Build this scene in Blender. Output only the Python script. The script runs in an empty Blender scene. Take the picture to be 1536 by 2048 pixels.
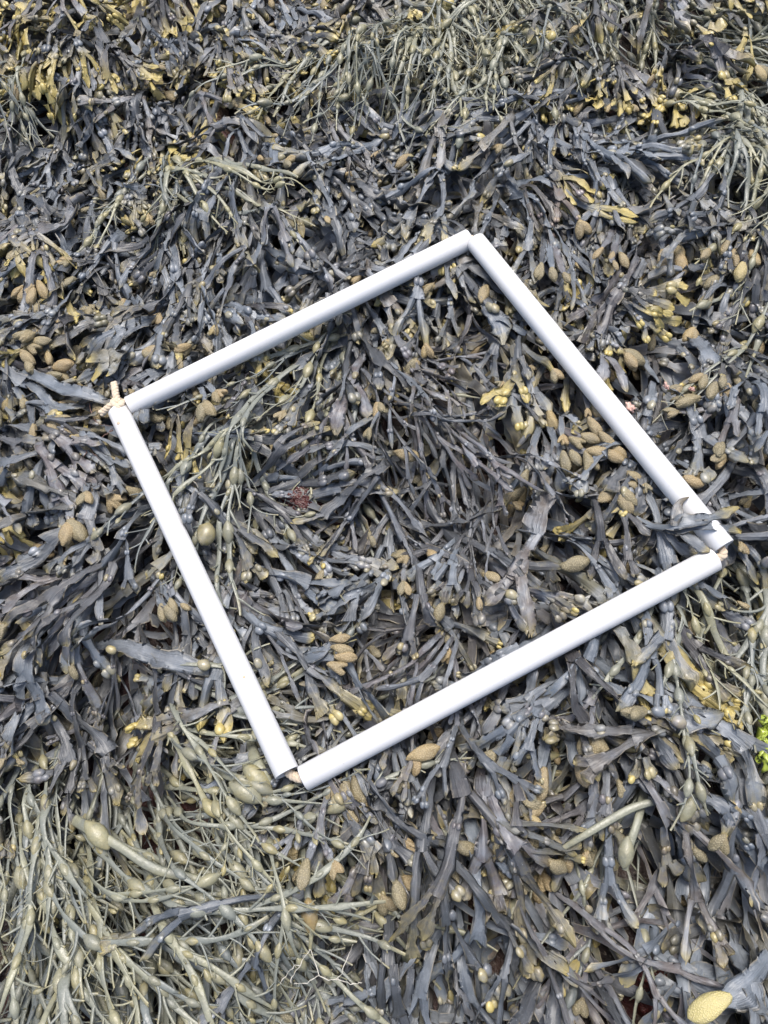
import bpy, math, random
import numpy as np
from mathutils import Matrix, Vector, Quaternion

random.seed(7)
rng = np.random.default_rng(7)
scene = bpy.context.scene
COL = scene.collection

# ------------------------------------------------------------------ camera
# The ground plane is z = 0 at the height of the tube axes.  FOC is the phone lens in
# photograph pixels, PA / PB the tilt of the ground against the lens axis.
FOC, PA, PB = 1538.0, -0.13, 0.39
PLANE_UNIT = 1.0
n_c = np.array([PA, PB, 1.0]); H_C = 1.0 / np.linalg.norm(n_c); n_c = n_c * H_C
SC = 0.5 / 0.5465          # rescaled below so that the frame's sides are 0.5 m
def _ray(px, py): return np.array([(px - 768) / FOC, -(py - 1024) / FOC, -1.0])
def _hit(px, py):
    r = _ray(px, py); return r / (1 - PA * r[0] - PB * r[1])
_q = [_hit(*p) for p in ((248, 817), (946, 479), (1438, 1107), (590, 1551))]
SC = 0.5 / np.mean([np.linalg.norm(_q[i] - _q[(i + 1) % 4]) for i in range(4)])
zc = n_c
yc = np.array([0, 1.0, 0]); yc = yc - zc * yc.dot(zc); yc /= np.linalg.norm(yc)
xc = np.cross(yc, zc)
R_cw = np.array([xc, yc, zc])             # camera space to ground space
ORG = _hit(768, 1024) * SC                # ground origin: the point the lens looks at
CAM = R_cw @ (-ORG)
def P(px, py, z=0.0):
    """point on the level z of the ground that the photograph shows at px, py"""
    d = R_cw @ _ray(px, py)
    t = (z - CAM[2]) / d[2]
    return CAM + d * t
def P2(px, py): return P(px, py, 0.0)[:2]

cam_d = bpy.data.cameras.new('camera')
cam = bpy.data.objects.new('camera', cam_d); COL.objects.link(cam)
cam_d.sensor_fit = 'VERTICAL'; cam_d.sensor_height = 24.0
cam_d.lens = 24.0 * FOC / 2048.0
cam_d.clip_start = 0.01; cam_d.clip_end = 200.0
M4 = Matrix.Identity(4)
for i in range(3):
    for j in range(3): M4[i][j] = float(R_cw[i][j])
    M4[i][3] = float(CAM[i])
cam.matrix_world = M4
scene.camera = cam

# ------------------------------------------------------------------ sky, sun, exposure
SUN_EL, SUN_AZ = 71.0, 12.0               # high cloud, brightest towards the top of the picture
world = bpy.data.worlds.new('World'); scene.world = world; world.use_nodes = True
wn = world.node_tree.nodes; wl = world.node_tree.links
sky = wn.new('ShaderNodeTexSky'); sky.sky_type = 'NISHITA'; sky.sun_disc = False
sky.sun_elevation = math.radians(SUN_EL); sky.sun_rotation = math.radians(SUN_AZ)
sky.air_density = 1.0; sky.dust_density = 4.0; sky.ozone_density = 1.0
wl.new(sky.outputs[0], wn['Background'].inputs[0])
wn['Background'].inputs[1].default_value = 0.086
sun_d = bpy.data.lights.new('sun', 'SUN'); sun_d.energy = 1.5; sun_d.angle = math.radians(24)
sun_d.color = (1.0, 0.965, 0.92)
sun = bpy.data.objects.new('sun', sun_d); COL.objects.link(sun)
_a, _e = math.radians(SUN_AZ), math.radians(SUN_EL)
_dir = Vector((math.sin(_a) * math.cos(_e), math.cos(_a) * math.cos(_e), math.sin(_e)))
sun.rotation_euler = _dir.to_track_quat('Z', 'Y').to_euler()
sun.location = (0, 0, 3)
vs = scene.view_settings
vs.view_transform = 'Standard'; vs.look = 'None'; vs.gamma = 1.0; vs.use_curve_mapping = False
vs.exposure = 1.24
scene.cycles.max_bounces = 5; scene.cycles.diffuse_bounces = 2; scene.cycles.glossy_bounces = 3

# ------------------------------------------------------------------ noise
_TAB = rng.random((256, 256)) * 2 - 1
def vnoise(x, y):
    x = np.asarray(x, float); y = np.asarray(y, float)
    xi = np.floor(x).astype(int); yi = np.floor(y).astype(int)
    fx = x - xi; fy = y - yi
    fx = fx * fx * (3 - 2 * fx); fy = fy * fy * (3 - 2 * fy)
    a = _TAB[xi & 255, yi & 255]; b = _TAB[(xi + 1) & 255, yi & 255]
    c = _TAB[xi & 255, (yi + 1) & 255]; d = _TAB[(xi + 1) & 255, (yi + 1) & 255]
    return (a * (1 - fx) + b * fx) * (1 - fy) + (c * (1 - fx) + d * fx) * fy
def smooth(a, b, x):
    t = np.clip((x - a) / (b - a), 0, 1); return t * t * (3 - 2 * t)

# ------------------------------------------------------------------ materials
def nodes_of(name):
    m = bpy.data.materials.new(name); m.use_nodes = True
    nt = m.node_tree; b = nt.nodes['Principled BSDF']
    return m, nt, b
def N(nt, kind, **kw):
    n = nt.nodes.new(kind)
    for k, v in kw.items():
        if k == 'inputs':
            for kk, vv in v.items(): n.inputs[kk].default_value = vv
        else: setattr(n, k, v)
    return n
def mixc(nt, fac, a, b, mode='MIX'):
    n = nt.nodes.new('ShaderNodeMix'); n.data_type = 'RGBA'; n.blend_type = mode
    for sock, v in ((0, fac), (6, a), (7, b)):
        if hasattr(v, 'type') and hasattr(v, 'node'): nt.links.new(v, n.inputs[sock])
        elif sock == 0: n.inputs[0].default_value = v
        else: n.inputs[sock].default_value = (*v, 1) if len(v) == 3 else v
    return n.outputs[2]
def ramp(nt, src, pts):
    r = nt.nodes.new('ShaderNodeValToRGB'); e = r.color_ramp.elements
    while len(e) < len(pts): e.new(0.5)
    for el, (p, c) in zip(e, pts):
        el.position = p; el.color = (c, c, c, 1) if not hasattr(c, '__len__') else (*c, 1)
    nt.links.new(src, r.inputs[0]); return r.outputs[0]
def pos(nt):
    return nt.nodes.new('ShaderNodeNewGeometry').outputs['Position']
def noise(nt, vec, scale, detail=3, rough=0.55, dist=0.0):
    n = N(nt, 'ShaderNodeTexNoise', inputs={'Scale': scale, 'Detail': detail, 'Roughness': rough, 'Distortion': dist})
    nt.links.new(vec, n.inputs['Vector']); return n.outputs['Fac']
def bump(nt, b, h, strength, dist, prev=None):
    n = N(nt, 'ShaderNodeBump', inputs={'Strength': strength, 'Distance': dist})
    nt.links.new(h, n.inputs['Height'])
    if prev is not None: nt.links.new(prev, n.inputs['Normal'])
    nt.links.new(n.outputs[0], b.inputs['Normal']); return n.outputs[0]

# The pigment channels: R = new yellow growth, G = chance, B = margin, A = tone
# (0 slate blue-grey, 0.5 brownish purple, 1 olive).  Meshes of their own carry them as a colour
# attribute, parts that share a mesh carry them as the object's colour.
def channels(nt, src):
    if src == 'attr':
        a = N(nt, 'ShaderNodeAttribute', attribute_name='Pig'); col, alpha = a.outputs['Color'], a.outputs['Alpha']
    else:
        a = N(nt, 'ShaderNodeObjectInfo'); col, alpha = a.outputs['Color'], a.outputs['Alpha']
    s = nt.nodes.new('ShaderNodeSeparateColor'); nt.links.new(col, s.inputs[0])
    return s.outputs[0], s.outputs[1], s.outputs[2], alpha

def mat_wrack(name, src, blade=True):
    m, nt, b = nodes_of(name)
    r, g, e, a = channels(nt, src)
    p = pos(nt)
    tone = ramp(nt, a, [(0.0, (0.110, 0.132, 0.160)), (0.30, (0.124, 0.137, 0.150)), (0.50, (0.112, 0.095, 0.096)), (0.75, (0.150, 0.140, 0.085)), (1.0, (0.165, 0.114, 0.100))])
    n1 = noise(nt, p, 38, 4, 0.6)
    c = mixc(nt, ramp(nt, n1, [(0.42, 0.0), (0.70, 0.75)]), tone, (0.280, 0.310, 0.345))
    c = mixc(nt, ramp(nt, g, [(0.30, 0.0), (0.70, 0.64), (1.0, 0.84)]), c, (0.028, 0.029, 0.031))
    yel = mixc(nt, noise(nt, p, 90, 2), (0.42, 0.315, 0.065), (0.50, 0.43, 0.19))
    n2 = noise(nt, p, 150, 3)
    add = nt.nodes.new('ShaderNodeMath'); add.operation = 'MULTIPLY_ADD'
    nt.links.new(n2, add.inputs[0]); add.inputs[1].default_value = 0.5; add.inputs[2].default_value = -0.25
    ad2 = nt.nodes.new('ShaderNodeMath'); ad2.operation = 'ADD'; ad2.use_clamp = True
    nt.links.new(r, ad2.inputs[0]); nt.links.new(add.outputs[0], ad2.inputs[1])
    c = mixc(nt, ramp(nt, ad2.outputs[0], [(0.08, 0.0), (0.75, 1.0)]), c, yel)
    if blade:                     # thin pale margin, broken up; light caught by edges painted into the colour
        mg = nt.nodes.new('ShaderNodeMath'); mg.operation = 'MULTIPLY'
        nt.links.new(ramp(nt, e, [(0.80, 0.0), (0.98, 1.0)]), mg.inputs[0])
        nt.links.new(ramp(nt, noise(nt, p, 55, 2), [(0.42, 0.0), (0.62, 0.85)]), mg.inputs[1])
        c = mixc(nt, mg.outputs[0], c, (0.38, 0.33, 0.23))
    # dried salt and scuffs
    sp = noise(nt, p, 620, 2, 0.5)
    spots = ramp(nt, sp, [(0.66, 0.0), (0.74, 0.8)])
    lay = ramp(nt, noise(nt, p, 24, 2), [(0.42, 0.0), (0.65, 1.0)])
    mm = nt.nodes.new('ShaderNodeMath'); mm.operation = 'MULTIPLY'
    nt.links.new(spots, mm.inputs[0]); nt.links.new(lay, mm.inputs[1])
    c = mixc(nt, mm.outputs[0], c, (0.34, 0.36, 0.40))
    nt.links.new(c, b.inputs['Base Color'])
    rr = ramp(nt, noise(nt, p, 60, 3), [(0.3, 0.33), (0.7, 0.58)])
    nt.links.new(rr, b.inputs['Roughness'])
    b.inputs['Specular IOR Level'].default_value = 0.75
    b.inputs['Coat Weight'].default_value = 0.30; b.inputs['Coat Roughness'].default_value = 0.30
    if blade:
        uv = N(nt, 'ShaderNodeUVMap', uv_map='UVMap')
        mp = N(nt, 'ShaderNodeMapping', inputs={'Scale': (9.0, 22.0, 1.0)})
        nt.links.new(uv.outputs[0], mp.inputs[0])
        st = noise(nt, mp.outputs[0], 1.0, 3, 0.6)
        b1 = bump(nt, b, st, 0.7, 0.0022)
        bump(nt, b, noise(nt, p, 420, 3), 0.35, 0.0008, b1)
    else:
        bump(nt, b, noise(nt, p, 420, 3), 0.3, 0.0007)
    return m
def mat_receptacle(name, src):
    m, nt, b = nodes_of(name)
    r, g, e, a = channels(nt, src)
    p = pos(nt)
    base = ramp(nt, g, [(0.0, (0.165, 0.150, 0.098)), (0.45, (0.235, 0.192, 0.105)), (0.8, (0.330, 0.235, 0.115)), (1.0, (0.56, 0.48, 0.20))])
    v = N(nt, 'ShaderNodeTexVoronoi', inputs={'Scale': 640.0, 'Randomness': 0.9}); nt.links.new(p, v.inputs['Vector'])
    wart = ramp(nt, v.outputs['Distance'], [(0.15, 1.0), (0.62, 0.0)])
    c = mixc(nt, wart, mixc(nt, 0.22, base, (0.12, 0.11, 0.07)), mixc(nt, 0.35, base, (0.62, 0.54, 0.36)))
    c = mixc(nt, ramp(nt, noise(nt, p, 70, 3), [(0.48, 0.0), (0.78, 0.4)]), c, (0.14, 0.135, 0.115))
    nt.links.new(c, b.inputs['Base Color'])
    b.inputs['Roughness'].default_value = 0.55
    b1 = bump(nt, b, wart, 0.5, 0.0011)
    return m
def mat_knotted(name, src, blade=True):
    m, nt, b = nodes_of(name)
    r, g, e, a = channels(nt, src)
    p = pos(nt)
    tone = ramp(nt, g, [(0.0, (0.150, 0.168, 0.165)), (0.45, (0.225, 0.232, 0.185)), (0.8, (0.275, 0.275, 0.195)), (1.0, (0.305, 0.290, 0.180))])
    c = mixc(nt, ramp(nt, noise(nt, p, 30, 4), [(0.4, 0.0), (0.75, 0.7)]), tone, (0.140, 0.158, 0.160))
    yel = mixc(nt, noise(nt, p, 80, 2), (0.27, 0.215, 0.060), (0.40, 0.34, 0.15))
    rr_ = nt.nodes.new('ShaderNodeMath'); rr_.operation = 'MULTIPLY'
    nt.links.new(r, rr_.inputs[0]); nt.links.new(ramp(nt, noise(nt, p, 110, 4, 0.65), [(0.30, 0.35), (0.65, 1.0)]), rr_.inputs[1])
    c = mixc(nt, rr_.outputs[0], c, yel)
    c = mixc(nt, ramp(nt, noise(nt, p, 170, 4, 0.7), [(0.50, 0.0), (0.72, 0.45)]), c, (0.085, 0.090, 0.070))
    c = mixc(nt, ramp(nt, a, [(0.2, 0.9), (0.5, 0.0)]), c, (0.22, 0.09, 0.045))
    sp = ramp(nt, noise(nt, p, 560, 2), [(0.67, 0.0), (0.75, 0.6)])
    c = mixc(nt, sp, c, (0.40, 0.41, 0.36))
    nt.links.new(c, b.inputs['Base Color'])
    rr = ramp(nt, noise(nt, p, 60, 3), [(0.3, 0.24), (0.7, 0.44)])
    nt.links.new(rr, b.inputs['Roughness'])
    b.inputs['Specular IOR Level'].default_value = 0.6
    bump(nt, b, noise(nt, p, 260, 4, 0.65), 0.55, 0.0014)
    return m
def mat_rock():
    m, nt, b = nodes_of('wet_rock')
    p = pos(nt)
    c = mixc(nt, ramp(nt, noise(nt, p, 26, 5), [(0.35, 0.0), (0.65, 1.0)]), (0.014, 0.011, 0.010), (0.060, 0.034, 0.026))
    c = mixc(nt, ramp(nt, noise(nt, p, 14, 4), [(0.52, 0.0), (0.62, 0.85)]), c, (0.060, 0.018, 0.016))
    c = mixc(nt, ramp(nt, noise(nt, p, 190, 3), [(0.60, 0.0), (0.70, 0.8)]), c, (0.20, 0.165, 0.125))
    nt.links.new(c, b.inputs['Base Color'])
    nt.links.new(ramp(nt, noise(nt, p, 45, 3), [(0.35, 0.2), (0.7, 0.7)]), b.inputs['Roughness'])
    b1 = bump(nt, b, noise(nt, p, 70, 5, 0.65), 0.8, 0.006)
    bump(nt, b, noise(nt, p, 320, 3), 0.6, 0.002, b1)
    return m
def mat_simple(name, col, col2, rough, scale=200, bs=0.3, bd=0.001, spec=0.5):
    m, nt, b = nodes_of(name)
    p = pos(nt)
    c = mixc(nt, ramp(nt, noise(nt, p, scale, 4), [(0.35, 0.0), (0.7, 1.0)]), col, col2)
    nt.links.new(c, b.inputs['Base Color'])
    b.inputs['Roughness'].default_value = rough; b.inputs['Specular IOR Level'].default_value = spec
    bump(nt, b, noise(nt, p, scale * 1.7, 3), bs, bd)
    return m
def mat_pvc():
    m, nt, b = nodes_of('white_plastic')
    p = pos(nt)
    c = mixc(nt, ramp(nt, noise(nt, p, 9, 4), [(0.4, 0.0), (0.8, 0.35)]), (0.70, 0.70, 0.70), (0.65, 0.645, 0.635))
    c = mixc(nt, ramp(nt, noise(nt, p, 420, 2), [(0.715, 0.0), (0.76, 0.55)]), c, (0.48, 0.43, 0.35))
    c = mixc(nt, ramp(nt, noise(nt, p, 34, 5, 0.7, 1.5), [(0.60, 0.0), (0.72, 0.35)]), c, (0.62, 0.60, 0.55))
    nt.links.new(c, b.inputs['Base Color'])
    nt.links.new(ramp(nt, noise(nt, p, 30, 4), [(0.3, 0.26), (0.7, 0.42)]), b.inputs['Roughness'])
    b.inputs['Specular IOR Level'].default_value = 0.5
    bump(nt, b, noise(nt, p, 160, 3), 0.06, 0.001)
    return m
WR, WRO = mat_wrack('wrack_blade', 'attr'), mat_wrack('wrack_bladder', 'obj', False)
WRB = mat_wrack('wrack_bladder_mat', 'attr', False)
RC, RCO = mat_receptacle('warty_tip_mass', 'attr'), mat_receptacle('warty_tip', 'obj')
KN, KNO = mat_knotted('knotted_wrack', 'attr'), mat_knotted('knotted_bladder', 'obj')
ROCK, PVC = mat_rock(), mat_pvc()
ROPE = mat_simple('cotton_rope', (0.56, 0.45, 0.33), (0.66, 0.57, 0.45), 0.85, 260, 0.5, 0.0012, 0.2)

# ------------------------------------------------------------------ mesh building
class MB:
    """collects quads and triangles with pigment and uv, links them as one mesh"""
    def __init__(s): s.v = []; s.q = []; s.c = []; s.u = []; s.m = []; s.n = 0
    def add(s, v, q, c, u, mat=0):
        s.v.append(v); s.q.append(q + s.n); s.c.append(c); s.u.append(u)
        s.m.append(np.full(len(q), mat, np.int32)); s.n += len(v)
    def mesh(s, name, mats):
        me = bpy.data.meshes.new(name)
        v = np.concatenate(s.v).astype(np.float32); q = np.concatenate(s.q).astype(np.int32)
        c = np.concatenate(s.c).astype(np.float32); u = np.concatenate(s.u).astype(np.float32)
        nq = len(q)
        me.vertices.add(len(v)); me.vertices.foreach_set('co', v.ravel())
        me.loops.add(nq * 4); me.loops.foreach_set('vertex_index', q.ravel())
        me.polygons.add(nq)
        me.polygons.foreach_set('loop_start', np.arange(0, nq * 4, 4, dtype=np.int32))
        me.polygons.foreach_set('material_index', np.concatenate(s.m))
        me.polygons.foreach_set('use_smooth', np.ones(nq, bool))
        me.update(calc_edges=True)
        at = me.attributes.new('Pig', 'FLOAT_COLOR', 'POINT'); at.data.foreach_set('color', c.ravel())
        ul = me.uv_layers.new(name='UVMap'); ul.data.foreach_set('uv', u[q.ravel()].ravel())
        for m in mats: me.materials.append(m)
        return me
def link(name, me, parent=None, loc=None):
    o = bpy.data.objects.new(name, me); COL.objects.link(o)
    if parent is not None: o.parent = parent
    if loc is not None: o.location = loc
    return o
def empty(name, loc):
    o = bpy.data.objects.new(name, None); COL.objects.link(o); o.location = loc
    o.empty_display_size = 0.02
    return o
def tag(o, label=None, cat=None, group=None, kind=None):
    if label: o['label'] = label
    if cat: o['category'] = cat
    if group: o['group'] = group
    if kind: o['kind'] = kind
    return o

_gridq = {}
def grid_quads(n, m, closed=False):
    k = (n, m, closed)
    if k not in _gridq:
        i, j = np.meshgrid(np.arange(n - 1), np.arange(m if closed else m - 1), indexing='ij')
        i = i.ravel(); j = j.ravel(); j2 = (j + 1) % m
        _gridq[k] = np.stack([i * m + j, i * m + j2, (i + 1) * m + j2, (i + 1) * m + j], 1)
    return _gridq[k]
def frames(pts):
    t = np.gradient(pts, axis=0)
    t /= np.linalg.norm(t, axis=1, keepdims=True) + 1e-12
    return t

U_FULL = np.array([-1, -0.62, -0.17, 0, 0.17, 0.62, 1.0])
U_LITE = np.array([-1, -0.5, 0, 0.5, 1.0])
def ribbon(mb, pts, w, roll, pig, full, ruf=0.18, rib=0.0011, cup=0.0, seed=0.0, mat=0, vlen0=0.0, ragged=0.0):
    """a flat blade along pts; w half width, roll about the path, lens-shaped section when full"""
    n = len(pts)
    U = U_FULL if full else U_LITE
    t = frames(pts)
    s0 = np.stack([-t[:, 1], t[:, 0], np.zeros(n)], 1)
    s0 /= np.linalg.norm(s0, axis=1, keepdims=True) + 1e-9
    n0 = np.cross(t, s0)
    n0[n0[:, 2] < 0] *= -1
    cr, sr = np.cos(roll)[:, None], np.sin(roll)[:, None]
    S = s0 * cr + n0 * sr; Nn = n0 * cr - s0 * sr
    arc = np.concatenate([[0], np.cumsum(np.linalg.norm(np.diff(pts, axis=0), axis=1))]) + vlen0
    wl = w * (1 + 0.30 * vnoise(arc * 95 + seed * 31, seed * 7.1))
    wr = w * (1 + 0.30 * vnoise(arc * 95 + seed * 17, seed * 9.7 + 40))
    side = np.where(U[None, :] < 0, wl[:, None], wr[:, None]) * U[None, :]
    edge = np.abs(U) ** 2
    rl = vnoise(arc * 62 + seed * 13, seed + 3.3); rr = vnoise(arc * 62 + seed * 29, seed + 77.7)
    lift = np.where(U[None, :] < 0, rl[:, None], rr[:, None]) * edge[None, :] * (ruf * 2.6) * w[:, None]
    fl_ = vnoise(arc * 140 + seed * 5, seed + 9.1); fr_ = vnoise(arc * 140 + seed * 41, seed + 19.9)
    lift += np.where(U[None, :] < 0, fl_[:, None], fr_[:, None]) * (edge ** 1.5)[None, :] * ruf * 1.1 * w[:, None]
    lift += cup * w[:, None] * edge[None, :]
    lift += (rib * np.exp(-(U / 0.15) ** 2))[None, :] * np.clip(w / 0.006, 0.2, 1.2)[:, None]
    V = pts[:, None, :] + S[:, None, :] * side[:, :, None] + Nn[:, None, :] * lift[:, :, None]
    if ragged:                    # lobed, torn ends
        rg = vnoise(U * 1.9 + seed * 3, np.full(len(U), seed)) - 0.5 * np.exp(-(U / 0.25) ** 2)
        m3 = min(3, n - 1); wq = np.max(w)
        for kk in range(m3): V[-1 - kk] += t[-1 - kk][None, :] * (rg * ragged * wq * (1 - kk / m3))[:, None]
    pg = np.zeros((n, len(U), 4)); pg[:] = pig[:, None, :]
    pg[:, :, 2] = np.abs(U)[None, :]
    pg[:, :, 0] = np.clip(pg[:, :, 0] + 0.30 * pg[:, :, 0] * edge[None, :], 0, 1)
    uv = np.zeros((n, len(U), 2)); uv[:, :, 0] = U[None, :]; uv[:, :, 1] = arc[:, None] * 1.0
    m = len(U)
    if full:
        under = (pts - Nn * 0.0012)[:, None, :]
        V = np.concatenate([V, under], 1)
        pg = np.concatenate([pg, pg[:, 3:4]], 1); uv = np.concatenate([uv, uv[:, 3:4]], 1)
        m += 1
        mb.add(V.reshape(-1, 3), grid_quads(n, m, True), pg.reshape(-1, 4), uv.reshape(-1, 2), mat)
    else:
        mb.add(V.reshape(-1, 3), grid_quads(n, m), pg.reshape(-1, 4), uv.reshape(-1, 2), mat)
    return S, Nn, t
def tube(mb, pts, ra, rb, pig, k=6, mat=0, roll=None):
    """a stalk of elliptic section: ra half width, rb half height"""
    n = len(pts); t = frames(pts)
    s0 = np.stack([-t[:, 1], t[:, 0], np.zeros(n)], 1); s0 /= np.linalg.norm(s0, axis=1, keepdims=True) + 1e-9
    n0 = np.cross(t, s0); n0[n0[:, 2] < 0] *= -1
    if roll is not None:
        cr, sr = np.cos(roll)[:, None], np.sin(roll)[:, None]
        s0, n0 = s0 * cr + n0 * sr, n0 * cr - s0 * sr
    a = np.arange(k) / k * 2 * np.pi
    V = pts[:, None, :] + s0[:, None, :] * (np.cos(a)[None, :] * ra[:, None])[:, :, None] + n0[:, None, :] * (np.sin(a)[None, :] * rb[:, None])[:, :, None]
    pg = np.repeat(pig[:, None, :], k, 1)
    arc = np.concatenate([[0], np.cumsum(np.linalg.norm(np.diff(pts, axis=0), axis=1))])
    uv = np.zeros((n, k, 2)); uv[:, :, 0] = np.cos(a)[None, :]; uv[:, :, 1] = arc[:, None]
    mb.add(V.reshape(-1, 3), grid_quads(n, k, True), pg.reshape(-1, 4), uv.reshape(-1, 2), mat)
    return s0, n0, t

def ball(nu, nv, fn):
    """closed quad ball: fn(unit points) -> points; first axis is the long one"""
    th = np.linspace(0.001, np.pi - 0.001, nv); ph = np.arange(nu) / nu * 2 * np.pi
    T, Ph = np.meshgrid(th, ph, indexing='ij')
    u = np.stack([np.cos(T), np.sin(T) * np.cos(Ph), np.sin(T) * np.sin(Ph)], -1).reshape(-1, 3)
    return fn(u), grid_quads(nv, nu, True)
def lumpy(u, amp, fr, sd):
    return 1 + amp * vnoise(u[:, 0] * fr + sd + u[:, 2] * 1.7, u[:, 1] * fr + sd * 2.3 - u[:, 2])
def f_bladder(sd): return lambda u: u * np.array([1.08, 0.80 + 0.04 * (sd % 3), 0.62]) * lumpy(u, 0.16, 1.6, sd)[:, None]
def f_recept(sd, pear=0.25, bi=0.0):
    pr = np.random.default_rng(int(sd * 10)); pts = pr.normal(size=(46, 3)); pts /= np.linalg.norm(pts, axis=1, keepdims=True)
    def fn(u):
        d = ((u[:, None, :] - pts[None]) ** 2).sum(2).min(1)
        r = (0.96 + 0.06 * np.exp(-d / 0.03)) * lumpy(u, 0.22, 1.5, sd)
        v = u * r[:, None] * np.array([1.0, 0.50, 0.42])
        v[:, 1] *= 1 + pear * u[:, 0] - 0.12 * u[:, 0] ** 2
        v[:, 2] *= 1 + 0.6 * pear * u[:, 0]
        if bi:
            f = smooth(-0.2, 0.9, u[:, 0])
            v[:, 1] *= 1 + 0.5 * f
            v[:, 0] -= bi * f * np.exp(-(v[:, 1] / 0.22) ** 2)
        return v
    return fn
def f_egg(sd): return lambda u: np.stack([u[:, 0] * (1 + 0.0 * u[:, 1]), u[:, 1] * (1 - 0.45 * np.abs(u[:, 0]) ** 2.2), u[:, 2] * (1 - 0.45 * np.abs(u[:, 0]) ** 2.2)], 1) * np.array([1.0, 0.50, 0.42]) * lumpy(u, 0.07, 1.5, sd)[:, None]
def shared(name, fn, nu, nv, mat):
    v, q = ball(nu, nv, fn); b = MB(); z = np.zeros((len(v), 4))
    b.add(v, q, z, z[:, :2]); return b.mesh(name, [mat])
ME_BLAD = [shared('bladder', f_bladder(3.1 * i + 1), 12, 9, WRO) for i in range(4)]
ME_REC = [shared('receptacle', f_recept(7.3 * i + 2, 0.05 + 0.09 * i), 20, 15, RCO) for i in range(4)] + \
         [shared('receptacle', f_recept(5.1 * i + 60, 0.2, 0.55), 22, 17, RCO) for i in range(2)]
ME_EGG = [shared('bladder', f_egg(2.9 * i + 9), 14, 12, KNO) for i in range(4)]
LITE_BLAD = ball(8, 6, f_bladder(4.4)); LITE_REC = ball(10, 8, f_recept(22.0, 0.2)); LITE_EGG = ball(7, 6, f_egg(12.0))

# ------------------------------------------------------------------ the quadrat frame's place
TUBE_R = 0.0131
ENDS = [((259, 813), (939, 478)), ((951, 483), (1446, 1095)), ((1428, 1118), (606, 1557)), ((574, 1546), (237, 822))]
TZ = [0.0, 0.0035, 0.002, 0.004]
AX = [(P(*a, TZ[i]), P(*b, TZ[i])) for i, (a, b) in enumerate(ENDS)]
CORN = {'rope-knot corner': P2(248, 817), 'top corner': P2(946, 479), 'weed-covered corner': P2(1438, 1107), 'bottom corner': P2(590, 1551)}
def seg_dist(q, a, b):
    ab = b - a; t = np.clip(((q - a) @ ab) / (ab @ ab), 0, 1)
    return np.linalg.norm(q - (a + t[..., None] * ab), axis=-1)
def tube_dist(q): return np.min([seg_dist(q, a[:2], b[:2]) for a, b in AX], axis=0)
QUAD = np.array([CORN[k] for k in ('rope-knot corner', 'top corner', 'weed-covered corner', 'bottom corner')])
def inside(p):
    s = [np.cross(QUAD[(i + 1) % 4] - QUAD[i], p - QUAD[i]) for i in range(4)]
    return all(x < 0 for x in s) or all(x > 0 for x in s)

# bare patches of rock that show between the fronds: px, py, radius in px
BARE = [(415, 215, 44), (200, 232, 34), (475, 110, 36), (382, 838, 48), (585, 968, 66), (1325, 1945, 58), (1085, 2005, 34), (1190, 1790, 30), (85, 1050, 30), (1010, 1850, 30), (30, 1850, 30)]
BARE_W = np.array([[*P2(x, y), r / 1640.0] for x, y, r in BARE])
def bare_at(q):
    d = np.linalg.norm(q[..., None, :] - BARE_W[:, :2], axis=-1) / BARE_W[:, 2]
    return np.min(d, axis=-1)
def rock_f(q):
    x, y = q[..., 0], q[..., 1]
    z = -0.095 + 0.016 * vnoise(x * 7 + 3, y * 7 + 9) + 0.006 * vnoise(x * 22, y * 22 + 5) + 0.003 * vnoise(x * 60, y * 60)
    return z + 0.050 * np.exp(-(bare_at(q) / 1.15) ** 2)
def top_f(q):
    x, y = q[..., 0], q[..., 1]
    far = smooth(0.02, 0.22, tube_dist(q.reshape(-1, 2)).reshape(x.shape))
    z = -0.021 + (0.012 + 0.028 * far) * vnoise(x * 8 + 1.3, y * 8 + 4.1) + 0.010 * vnoise(x * 21 + 8, y * 21 + 2)
    return z
GX0, GY0, GS, GNX, GNY = -1.2, -1.3, 0.004, 601, 701
_gx, _gy = np.meshgrid(GX0 + GS * np.arange(GNX), GY0 + GS * np.arange(GNY), indexing='ij')
_gq = np.stack([_gx, _gy], -1)
_td = tube_dist(_gq.reshape(-1, 2)).reshape(GNX, GNY)
# rock, top of the weed, and the level to which a tube presses down what lies under it
FLD = np.stack([rock_f(_gq), top_f(_gq), -0.0160 + smooth(0.010, 0.024, _td) * 0.06], -1)
def fields(q):
    x = np.clip((q[..., 0] - GX0) / GS, 0, GNX - 1.01); y = np.clip((q[..., 1] - GY0) / GS, 0, GNY - 1.01)
    i = x.astype(int); j = y.astype(int); fx = (x - i)[..., None]; fy = (y - j)[..., None]
    return (FLD[i, j] * (1 - fx) + FLD[i + 1, j] * fx) * (1 - fy) + (FLD[i, j + 1] * (1 - fx) + FLD[i + 1, j + 1] * fx) * fy
def rock_z(q): return fields(q)[..., 0]

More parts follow.
